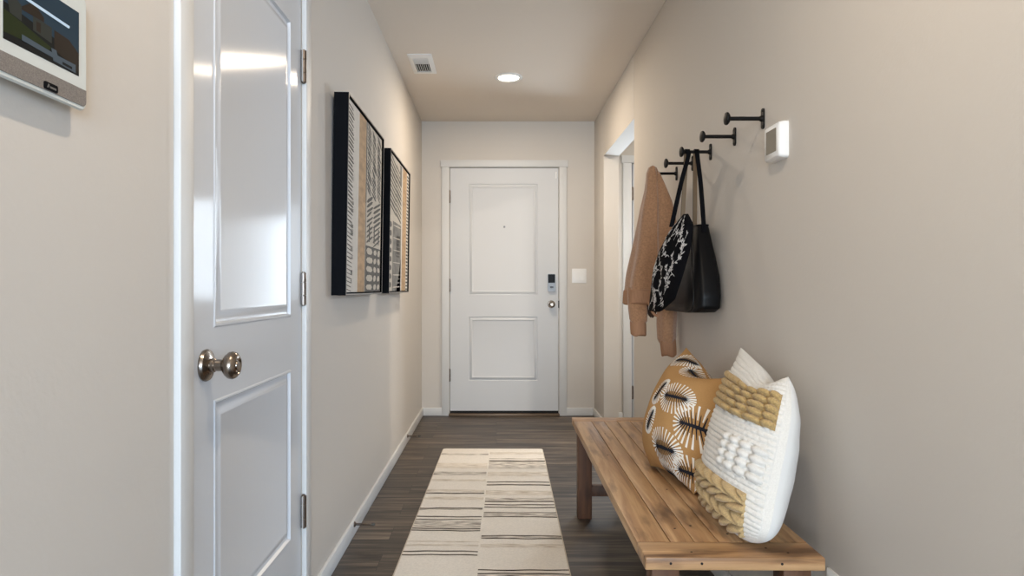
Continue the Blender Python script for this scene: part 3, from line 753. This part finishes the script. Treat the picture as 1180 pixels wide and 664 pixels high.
# ------------------------------------------------------------------ pillows
def warp(s):                     # crowd the grid towards the seams
    return math.sin(s * PI / 2) * .55 + s * .45
class Pillow:
    def __init__(s, W, H, T, pinch=.055, ears=.03, sag=0.0, lump=.006, seed=0):
        s.W, s.H, s.T, s.pinch, s.ears, s.sag, s.lump, s.seed = W, H, T, pinch, ears, sag, lump, seed
        s.extra = None
    def pt(s, u, v, side, h=0.0):
        """side -1 = front (towards -y), +1 = back; h pushes out along the thickness"""
        c = abs(u) ** 4 * abs(v) ** 4
        x = s.W / 2 * u * (1 - s.pinch * (1 - v * v) + s.ears * c)
        z = s.H / 2 * v * (1 - s.pinch * (1 - u * u) + s.ears * c)
        prof = max(0, (1 - abs(u) ** 2.3)) ** .58 * max(0, (1 - abs(v) ** 2.3)) ** .58
        # filling sinks: fuller below the middle
        prof *= 1 + s.sag * (-v)
        lm = s.lump * noise.noise(Vector((u * 1.7 + s.seed, v * 1.7, side * 3.1))) * prof ** .5
        y = side * (s.T / 2 * prof + lm)
        p = Vector((x, y, z))
        if s.extra: p = s.extra(p, u, v)
        if h:
            e = .02; a = max(-.98, min(.98, u)); b = max(-.98, min(.98, v))
            du = s.pt(a + e, b, side) - s.pt(a - e, b, side); dv = s.pt(a, b + e, side) - s.pt(a, b - e, side)
            nn = du.cross(dv).normalized()
            if nn.y * side < 0: nn = -nn
            p = p + nn * h * min(1, prof * 3)
        return p
    def grid(s, mb_of, n, side, hfun=None):
        P = []
        for j in range(n + 1):
            for i in range(n + 1):
                u, v = warp(-1 + 2 * i / n), warp(-1 + 2 * j / n)
                P.append(s.pt(u, v, side, hfun(u, v) if hfun else 0))
        cells = {}
        for j in range(n):
            for i in range(n):
                u, v = warp(-1 + 2 * (i + .5) / n), warp(-1 + 2 * (j + .5) / n)
                q = [j * (n + 1) + i, j * (n + 1) + i + 1, (j + 1) * (n + 1) + i + 1, (j + 1) * (n + 1) + i]
                cells.setdefault(mb_of(u, v), []).append(q)
        for (mbx, m), qs in cells.items():
            used = sorted({a for q in qs for a in q}); ix = {a: k for k, a in enumerate(used)}
            mbx.add([P[a] for a in used], [[ix[a] for a in q] for q in qs], m)

# textured ivory cushion
wp = thing('textured_cushion', (.595, 1.650, .452), (0, 0, 0), 'ivory cushion with chunky ochre yarn bands, nearest on the bench', 'cushion')
wp.rotation_euler = (math.radians(-18), 0, math.radians(-90))
P1 = Pillow(.405, .437, .175, pinch=.05, ears=.05, sag=.18, seed=2)
def ex1(p, u, v):
    # dented top edge ("chopped") and settled bottom
    p.z -= .040 * math.exp(-((u - .30) / .38) ** 2) * max(0, v) ** 3
    p.z += .012 * math.exp(-((u + .85) / .4) ** 2) * max(0, v) ** 4
    p.z += P1.H / 2
    if v < -.55:
        k = (-.55 - v) / .45
        p.x *= 1 - .24 * k * k; p.z += .045 * k * k * abs(u) ** 4
    p.z -= .03 * max(0, v) ** 3 * max(0, u) ** 2
    p.x -= .085 * max(0, u) ** 3 * max(0, v) ** 3
    p.x -= .22 * p.z
    return p
P1.extra = ex1
def rowp(f): return math.sqrt(max(0, 1 - (2 * f - 1) ** 2))
def knot(a, b):
    return math.sqrt(max(0, 1 - ((2 * a - 1) ** 2 + (2 * b - 1) ** 2) / 1.12))
def region(u, v):
    if .30 < v < .74 and u < .93: return 'tuft'
    if -.93 < v < -.44 and u < .80: return 'braid'
    return 'plain'
def hf(u, v):
    s = u * P1.W / 2; t = v * P1.H / 2
    r = region(u, v)
    if r == 'tuft':
        f = (v - .30) / .44 * 5; row = int(f); fr = f - row
        base = rowp(fr)
        start = -.12 + .12 * math.sin(row * 2.1)
        if u > start:
            if u > .78: cf = (u - .78) / .15
            else:
                g_ = (u - start) / (.78 - start) * 3.0; cf = g_ - int(g_)
            return .001 + .021 * knot(fr, cf)
        tw = (s * 38 + t * 30) % 1
        return .003 + .013 * base ** .8 * (.72 + .28 * rowp(tw))
    if r == 'braid':
        f = (v + .93) / .49 * 4; row = int(f); fr = f - row
        ph = (s / .052 + (fr - .5) * (1.1 if row % 2 else -1.1) + .37 * row) % 1
        return .001 + .020 * knot(fr, ph)
    if u > .965: return 0
    # ivory rows of small loops
    if -.30 < v < .08 and .22 < u < .93:
        f = (v + .30) / .38 * 4; g_ = (u - .22) / .71 * 4
        return .001 + .016 * knot(f - int(f), g_ - int(g_))
    f = (t / .0135) % 1; ph = (s / .018 + .5 * (int(t / .0135 + 50) % 2)) % 1
    amp = .0045 if u < 0 else .0055
    return amp * rowp(f) * (.65 + .35 * rowp(ph))
mbp, mbt, mbb = MB(), MB(), MB()
pick = lambda u, v: {'tuft': (mbt, M['ochre']), 'braid': (mbb, M['straw']), 'plain': (mbp, M['ivory'])}[region(u, v)]
P1.grid(pick, 250, -1, hf)
P1.grid(lambda u, v: (mbp, M['ivory_cotton']), 60, 1, lambda u, v: .002 * noise.noise(Vector((u * 2, v * 5, 7))))
def settle(mbs, root, top=.4505):
    R = root.rotation_euler.to_matrix()
    root.location.z = top - min((R @ Vector(q)).z for b in mbs for q in b.v)
settle((mbp, mbt, mbb), wp)
tag(mbp.build('cushion_cover', wp, angle=80, weld=0), 'ivory looped cover with a plain back')
tag(mbt.build('tufted_band', wp, angle=80, weld=0), 'ochre tufted yarn band across the top')
tag(mbb.build('braided_panel', wp, angle=80, weld=0), 'straw coloured braided yarn panel at the bottom')

# rust printed cushion
P2 = Pillow(.43, .435, .23, pinch=.075, ears=.09, sag=.15, seed=5, lump=.010)
def ex2(p, u, v):
    p.z -= .048 * math.exp(-((u - .15) / .45) ** 2) * max(0, v) ** 3
    p.z += P2.H / 2
    if v < -.5:
        k = (-.5 - v) / .5; p.x *= 1 - .34 * k * k; p.z += .02 * k * k * abs(u) ** 3
    p.z -= .06 * max(0, v) ** 2 * (u + 1) / 2
    p.z -= .010 * max(0, v) ** 4 * max(0, -u) ** 2
    p.x -= .26 * p.z; p.y += .035 * max(0, v) ** 3
    return p
P2.extra = ex2
mb = MB()
P2.grid(lambda u, v: (mb, M['rust']), 72, -1, lambda u, v: .0035 * noise.noise(Vector((u * 3.2, v * 3.2, 1))))
P2.grid(lambda u, v: (mb, M['rust']), 48, 1)
def motif(cu, cv, rot, a, b, side=-1, seed=0):
    """an eye of fine radiating strokes: a in metres half length, b half height"""
    rn = random.Random(seed); cr, sr = math.cos(rot), math.sin(rot)
    def P(x, y, lift):
        u = cu + (x * cr - y * sr) / (P2.W / 2); v = cv + (x * sr + y * cr) / (P2.H / 2)
        u = max(-.995, min(.995, u)); v = max(-.995, min(.995, v))
        return P2.pt(u, v, side, (.0035 * noise.noise(Vector((u * 3.2, v * 3.2, 1))) if side < 0 else 0) + lift)
    def stroke(p0, p1, w0, w1, m, lift):
        d = Vector((p1[0] - p0[0], p1[1] - p0[1])); L = d.length
        if L < 1e-5: return
        nx, ny = -d.y / L, d.x / L; K = 5; vs = []
        for i in range(K + 1):
            s = i / K; w = w0 + (w1 - w0) * s
            x = p0[0] + d.x * s; y = p0[1] + d.y * s
            vs += [P(x + nx * w, y + ny * w, lift), P(x - nx * w, y - ny * w, lift)]
        mb.add(vs, [[2 * i, 2 * i + 1, 2 * i + 3, 2 * i + 2] for i in range(K)], m)
    NS = 32
    for i in range(NS):
        t = 2 * PI * i / NS + .03
        ex = math.cos(t); ey = math.sin(t)
        o = (a * (abs(ex) ** .9) * (1 if ex > 0 else -1), b * ey * (1 - .18 * ex))
        sp = (.50 * a * ex - .06 * a, 0)
        f0 = .30 + .06 * rn.random(); f1 = .97 + .05 * rn.random()
        q0 = (sp[0] + (o[0] - sp[0]) * f0, sp[1] + (o[1] - sp[1]) * f0); q1 = (sp[0] + (o[0] - sp[0]) * f1, sp[1] + (o[1] - sp[1]) * f1)
        stroke(q0, q1, .0013, .0031, M['print_white'], .0009)
        t2 = t + PI / NS; ex = math.cos(t2); ey = math.sin(t2)
        o = (a * ex, b * ey * (1 - .18 * ex)); sp = (.50 * a * ex - .06 * a, 0); f1 = .52 + .12 * rn.random()
        stroke(sp, (sp[0] + (o[0] - sp[0]) * f1, o[1] * f1), .0022, .0007, M['print_black'], .0012)
    K = 8
    for i in range(K):
        s0, s1 = -1 + 2 * i / K, -1 + 2 * (i + 1) / K
        w = lambda s: .0014 + .0042 * (1 - s * s)
        stroke((.52 * a * s0 - .06 * a, 0), (.52 * a * s1 - .06 * a, 0), w(s0), w(s1), M['print_black'], .0016)
MOT = [(.38, .12, .10, .082, .058), (.10, .84, -.05, .080, .048), (.36, -.66, .12, .085, .060), (.88, -.16, .15, .085, .066),
       (.94, -.76, .25, .080, .046), (-.52, .88, .5, .062, .045), (-.14, .14, 1.1, .060, .040), (-.16, -.36, 1.25, .050, .034), (.30, -.97, .05, .075, .034)]
for i, (cu, cv, r, a, b) in enumerate(MOT): motif(cu, cv, r, a, b, -1, i)
for i, (cu, cv) in enumerate(((-.75, .55), (-.75, -.2), (0, .2), (.6, .6), (.5, -.4), (-.2, -.7), (-.2, .85))): motif(cu, cv, .3, .066, .048, 1, 50 + i)
bp_ = mb.build('printed_cushion', angle=80, weld=0)
bp_.location = (.552, 2.065, .452); bp_.rotation_euler = (math.radians(-26), 0, math.radians(-80)); settle((mb,), bp_)
tag(bp_, 'rust orange cushion printed with black and white leaf eyes, leaning behind the ivory cushion', 'cushion')

# ------------------------------------------------------------------ bags on the middle hook
def ribbon(pts, w, th, m_out, m_in, side):
    """strap along pts; side = width direction; outer face away from the loop"""
    mb = MB(); pts = [Vector(p) for p in pts]; sd = [Vector(s).normalized() for s in side]
    vs = []; n = len(pts)
    for i, p in enumerate(pts):
        t = (pts[min(i + 1, n - 1)] - pts[max(i - 1, 0)]).normalized()
        nn = t.cross(sd[i]).normalized()
        vs += [p + sd[i] * w / 2 + nn * th / 2, p - sd[i] * w / 2 + nn * th / 2, p - sd[i] * w / 2 - nn * th / 2, p + sd[i] * w / 2 - nn * th / 2]
    fo, fi = [], []
    for i in range(n - 1):
        a = 4 * i; b = a + 4
        fo += [[a, a + 1, b + 1, b]]; fi += [[a + 2, a + 3, b + 3, b + 2], [a + 1, a + 2, b + 2, b + 1], [a + 3, a, b, b + 3]]
    fi += [[0, 1, 2, 3], [4 * n - 1, 4 * n - 2, 4 * n - 3, 4 * n - 4]]
    mb.add(vs, fo, m_out); mb.add(vs, fi, m_in)
    return mb
def smooth_path(P, n=10):
    P = [Vector(p) for p in P]; out = []
    for i in range(len(P) - 1):
        p0 = P[max(0, i - 1)]; p1 = P[i]; p2 = P[i + 1]; p3 = P[min(len(P) - 1, i + 2)]
        for k in range(n):
            t = k / n
            out.append(0.5 * (2 * p1 + (p2 - p0) * t + (2 * p0 - 5 * p1 + 4 * p2 - p3) * t * t + (3 * p1 - p0 - 3 * p2 + p3) * t ** 3))
    out.append(P[-1]); return out
HY, HZ = 2.464, 1.573 + .0062
def strap(near, far, xh, label, parent, name='strap', w=.017):
    top = HZ + .0025
    path = smooth_path([near, (near[0] * .45 + xh * .55, near[1] * .45 + HY * .55 - .012, near[2] + (top - near[2]) * .55), (xh, HY - .014, top - .030), (xh, HY - .0085, top - .004), (xh, HY, top), (xh, HY + .0085, top - .004), (xh, HY + .014, top - .030),
                        (far[0] * .5 + xh * .5, far[1] * .5 + HY * .5 + .006, far[2] + (top - far[2]) * .5), far], 8)
    n = len(path); side = [(1, 0.15, 0)] * n
    mb = ribbon(path, w, .003, M['strap_tan'], M['black_cloth'], side)
    o = mb.build(name, parent, angle=50, weld=1e-6)
    return o
def sect_ring(z, n0, f0, bulge, back, N=36, sharp=1.0, wr=0.0):
    """closed ring between near edge n0=(Y,X) and far edge f0, belly towards the hall"""
    ring = []
    for k in range(N):
        a = 2 * PI * k / N; c = (1 - math.cos(a)) / 2           # 0 near .. 1 far .. back
        y = n0[0] + (f0[0] - n0[0]) * c; x = n0[1] + (f0[1] - n0[1]) * c
        s = math.sin(a); b = (-bulge if s > 0 else back) * abs(s) ** sharp
        w = wr * noise.noise(Vector((y * 16, z * 9, 3 if s > 0 else 8)))
        ring.append((x + b + w * abs(s), y, z))
    return ring
# leather tote
lt = thing('leather_tote', (0, 0, 0), (0, 0, 0), 'plain black leather handbag against the wall behind the vine-print tote', 'handbag')
secs = [(.966, 2.40, 2.72, .742, .040), (.970, 2.335, 2.79, .750, .048), (.985, 2.308, 2.815, .757, .050), (1.03, 2.305, 2.80, .760, .049), (1.10, 2.325, 2.76, .761, .047), (1.17, 2.355, 2.71, .763, .043),
        (1.235, 2.390, 2.665, .765, .036), (1.275, 2.412, 2.64, .768, .028), (1.292, 2.42, 2.63, .770, .024)]
rings = []
for z, ya, yb_, xc, hx in secs:
    ring = []; N = 64
    for k in range(N):
        a = 2 * PI * k / N; c, s = math.cos(a), math.sin(a); e = .38
        y = (ya + yb_) / 2 - (yb_ - ya) / 2 * abs(c) ** e * (1 if c > 0 else -1)
        x = xc - hx * abs(s) ** e * (1 if s > 0 else -1)
        w = .007 * noise.noise(Vector((y * 9, z * 8, x * 6))) + .004 * noise.noise(Vector((y * 25, z * 14, 4)))
        x = min(x + w, XR - .004)
        ring.append((x, y + .3 * w, z))
    rings.append(ring)
# finer loft between the sections
fine = []
for i in range(len(rings) - 1):
    for k in range(4):
        t = k / 4; fine.append([tuple(Vector(a).lerp(Vector(b), t)) for a, b in zip(rings[i], rings[i + 1])])
fine.append(rings[-1])
mb = MB(); mb.loft(fine, M['leather']); mb.build('body', lt, angle=60)
mb = MB()   # stitched seam welts down the near end and the top binding
for yy in (2.345, ):
    pts = [(xc - hx * .98, ya + .045, z) for z, ya, yb_, xc, hx in secs[1:]]
    mb.tube(smooth_path(pts, 6), .0022, M['leather'], 8)
mb.build('seam', lt)
mb = MB(); ring = rings[-1]; mb.tube([ring[k] for k in range(64)] + [ring[0]], .003, M['leather'], 8); mb.build('rim', lt)
strap((.768, 2.405, 1.262), (.792, 2.600, 1.262), .757, '', lt)
# printed tote
pt_ = thing('printed_tote', (0, 0, 0), (0, 0, 0), 'black fabric tote with white vine print, hanging in front of the leather bag', 'handbag')
fs_ = [(.962, (2.60, .650), (2.715, .642)), (.967, (2.575, .655), (2.727, .640)), (1.015, (2.44, .670), (2.690, .640)), (1.08, (2.398, .680), (2.655, .640)), (1.127, (2.374, .688), (2.615, .641)),
       (1.19, (2.342, .697), (2.555, .645)), (1.225, (2.333, .700), (2.515, .650)), (1.286, (2.322, .703), (2.432, .664)), (1.315, (2.365, .704), (2.418, .684)), (1.331, (2.395, .704), (2.412, .694))]
def fsec(z):
    for i in range(len(fs_) - 1):
        a, b = fs_[i], fs_[i + 1]
        if a[0] <= z <= b[0]:
            t = (z - a[0]) / (b[0] - a[0]); L = lambda p, q: tuple(p[k] + (q[k] - p[k]) * t for k in (0, 1))
            return L(a[1], b[1]), L(a[2], b[2])
    return fs_[-1][1], fs_[-1][2]
def bulge(z): return .028 * math.sin(PI * min(1, max(0, (z - .955) / .385))) ** .6 + .002
zs = [.962 + (.331 + .038) * 0 + (1.331 - .962) * i / 48 for i in range(49)]
mb = MB()
mb.loft([sect_ring(z, *fsec(z), bulge(z), .003, 48, .8, .008) for z in zs], M['black_cloth'])
def surf(c, z):
    """point on the hall-facing side: c 0 near edge .. 1 far edge"""
    n0, f0 = fsec(z); a = math.acos(max(-1, min(1, 1 - 2 * c))); s = math.sin(a)
    y = n0[0] + (f0[0] - n0[0]) * c; x = n0[1] + (f0[1] - n0[1]) * c
    w = .008 * noise.noise(Vector((y * 16, z * 9, 3)))
    return Vector((x - bulge(z) * abs(s) ** .8 + w * abs(s) - .0012, y, z))
rv = random.Random(21)
def decal(pts, ws):
    vs = []; n = len(pts)
    for i in range(n):
        c, z = pts[i]; c2, z2 = pts[min(i + 1, n - 1)]; c0, z0 = pts[max(i - 1, 0)]
        dc, dz = (c2 - c0) * .25, (z2 - z0); L = math.hypot(dc, dz) or 1; nx, nz = -dz / L, dc / L
        w = ws[i]
        for sg in (1, -1):
            cc = min(.985, max(.015, c + sg * nx * w / .25)); zz = min(1.325, max(.966, z + sg * nz * w)); vs.append(surf(cc, zz))
    mb.add(vs, [[2 * i, 2 * i + 1, 2 * i + 3, 2 * i + 2] for i in range(n - 1)], M['vine'])
def leaf(c, z, ang, L, W):
    pts = []; ws = []
    for i in range(6):
        s = i / 5; pts.append((c + math.cos(ang) * L * s / .25, z + math.sin(ang) * L * s)); ws.append(W * math.sin(PI * min(1, s * .9 + .06)))
    decal(pts, ws)
VN = []
for zz in (.975, 1.05, 1.12, 1.19, 1.25):
    for cc in (.12, .28, .44, .60, .76, .90): VN.append((cc + rv.uniform(-.05, .05), zz + rv.uniform(-.02, .02), rv.uniform(0, 6)))
for c0, z0, ph in VN:
    c, z = c0, z0; ang = PI / 2 + .5 * math.sin(ph) - .25; stem = [(c, z)]
    for k in range(13):
        ang += .28 * math.sin(k * .55 + ph); c += math.cos(ang) * .008 / .25; z += math.sin(ang) * .008
        if not (.04 < c < .96) or z > 1.318: break
        stem.append((c, z))
        if k % 2 == 1:
            sg = 1 if (k // 2) % 2 else -1
            leaf(c, z, ang + sg * rv.uniform(.6, 1.0), rv.uniform(.013, .021), rv.uniform(.0022, .0034))
            if k % 6 == 5:
                for q in range(5): leaf(c + .006 * sg / .25, z + .004, 2 * PI * q / 5, .009, .0024)
    if len(stem) > 2: decal(stem, [.0011] * len(stem))
mb.build('body', pt_, angle=60, weld=0)
strap((.652, 2.425, 1.285), (.728, 2.56, 1.235), .722, '', pt_)

# ------------------------------------------------------------------ jacket on the farthest hook
jk = thing('tan_jacket', (0, 0, 0), (0, 0, 0), 'tan fleece jacket hanging by its collar from the farthest hook', 'jacket')
def cloth_rings(secs, folds, amp, seed, N=56, sub=5):
    """secs: (z, cx, cy, rx, ry)"""
    out = []
    for i in range(len(secs) - 1):
        for k in range(sub + (1 if i == len(secs) - 2 else 0)):
            t = k / sub; t2 = t * t * (3 - 2 * t) * .5 + t * .5
            z, cx, cy, rx, ry = [a + (b - a) * t2 for a, b in zip(secs[i], secs[i + 1])]
            ring = []
            for q in range(N):
                a = 2 * PI * q / N
                f = 1 + amp * (math.sin(folds * a + seed + z * 5) * .6 + .8 * noise.noise(Vector((math.cos(a) * 1.6, math.sin(a) * 1.6, z * 4 + seed))))
                x = cx + rx * math.cos(a) * f; y = cy + ry * math.sin(a) * f
                ring.append((min(x, XR - .006), y, z + .004 * math.sin(a * 3 + seed)))
            out.append(ring)
    return out
mb = MB()
mb.loft(cloth_rings([(1.606, .703, 2.932, .004, .010), (1.599, .703, 2.934, .017, .028), (1.575, .704, 2.937, .026, .036), (1.545, .707, 2.943, .029, .040), (1.50, .711, 2.955, .036, .050), (1.42, .708, 2.965, .050, .064), (1.33, .706, 2.975, .064, .074), (1.22, .700, 2.98, .078, .082), (1.12, .690, 2.985, .089, .086), (1.047, .683, 2.985, .093, .088)], 5, .12, 1.0), M['jacket'])
mb.build('body', jk, angle=70)
mb = MB()
hem = cloth_rings([(1.050, .678, 2.985, .088, .084), (1.040, .677, 2.985, .091, .087), (1.01, .672, 2.985, .089, .085), (.990, .668, 2.985, .087, .083), (.984, .668, 2.985, .080, .078)], 5, .13, 1.0)
mb.loft(hem, M['jacket_rib']); mb.build('hem_band', jk, angle=70)
mb = MB()   # sleeve nearest the wall, falling from the shoulder
mb.loft(cloth_rings([(1.575, .722, 2.912, .006, .010), (1.52, .732, 2.905, .018, .022), (1.44, .747, 2.895, .032, .032), (1.32, .757, 2.890, .045, .040), (1.18, .760, 2.885, .046, .042), (1.02, .757, 2.88, .045, .042), (.90, .755, 2.88, .044, .042), (.835, .756, 2.88, .041, .040), (.818, .757, 2.88, .034, .034)], 3, .12, 2.2, 40), M['jacket'])
s1 = mb.build('sleeve', jk, angle=70)
mb = MB(); mb.loft(cloth_rings([(.832, .758, 2.88, .034, .034), (.822, .759, 2.88, .035, .035), (.79, .762, 2.88, .034, .033), (.762, .764, 2.88, .033, .032), (.757, .764, 2.88, .029, .028)], 9, .03, 2.2, 40), M['jacket_rib']); mb.build('cuff', s1, angle=70)
mb = MB()   # the other sleeve, showing below the hem
mb.loft(cloth_rings([(1.06, .640, 2.96, .042, .035), (1.0, .640, 2.955, .044, .038), (.95, .640, 2.95, .042, .038), (.912, .641, 2.95, .039, .036), (.902, .641, 2.95, .033, .032)], 3, .12, 5.0, 40), M['jacket'])
s2 = mb.build('sleeve', jk, angle=70)
mb = MB(); mb.loft(cloth_rings([(.910, .641, 2.95, .034, .032), (.90, .641, 2.95, .036, .034), (.87, .642, 2.95, .036, .033), (.848, .643, 2.95, .035, .032), (.843, .643, 2.95, .031, .028)], 9, .03, 5.0, 40), M['jacket_rib']); mb.build('cuff', s2, angle=70)
mb = MB()   # dark lining and hanging loop showing at the open hem
mb.loft(cloth_rings([(.99, .700, 2.955, .030, .05), (.965, .704, 2.95, .026, .04), (.935, .706, 2.95, .015, .02), (.925, .706, 2.95, .005, .008)], 3, .1, 3.0, 30), M['lining'])
tag(mb.build('lining', jk, angle=70), 'dark lining at the open hem')
mb = MB(); mb.tube(smooth_path([(.675, 2.895, 1.0), (.690, 2.885, .955), (.712, 2.885, .935), (.722, 2.885, .96), (.725, 2.89, 1.0)], 6), .006, M['jacket_rib'], 8)
mb.build('drawcord', jk)

# ------------------------------------------------------------------ world, camera, view
w = bpy.data.worlds.new('daylight'); S.world = w; w.use_nodes = True
w.node_tree.nodes['Background'].inputs[0].default_value = (0.75, 0.87, 1.0, 1); w.node_tree.nodes['Background'].inputs[1].default_value = 1.0
cam = bpy.data.cameras.new('camera'); co = bpy.data.objects.new('camera', cam); C.objects.link(co)
co.location = (0, 0, 1.0576); co.rotation_euler = (PI / 2, 0, 0)
cam.sensor_width = 36; cam.lens = 750 / 1180 * 36; cam.shift_x = 18 / 1180; cam.clip_start = 0.02
S.camera = co
S.view_settings.view_transform = 'Standard'; S.view_settings.look = 'None'; S.view_settings.gamma = 1
S.view_settings.use_curve_mapping = False; S.view_settings.exposure = 0.0
S.cycles.use_denoising = True; S.cycles.max_bounces = 10; S.cycles.diffuse_bounces = 7
S.cycles.sample_clamp_indirect = 8
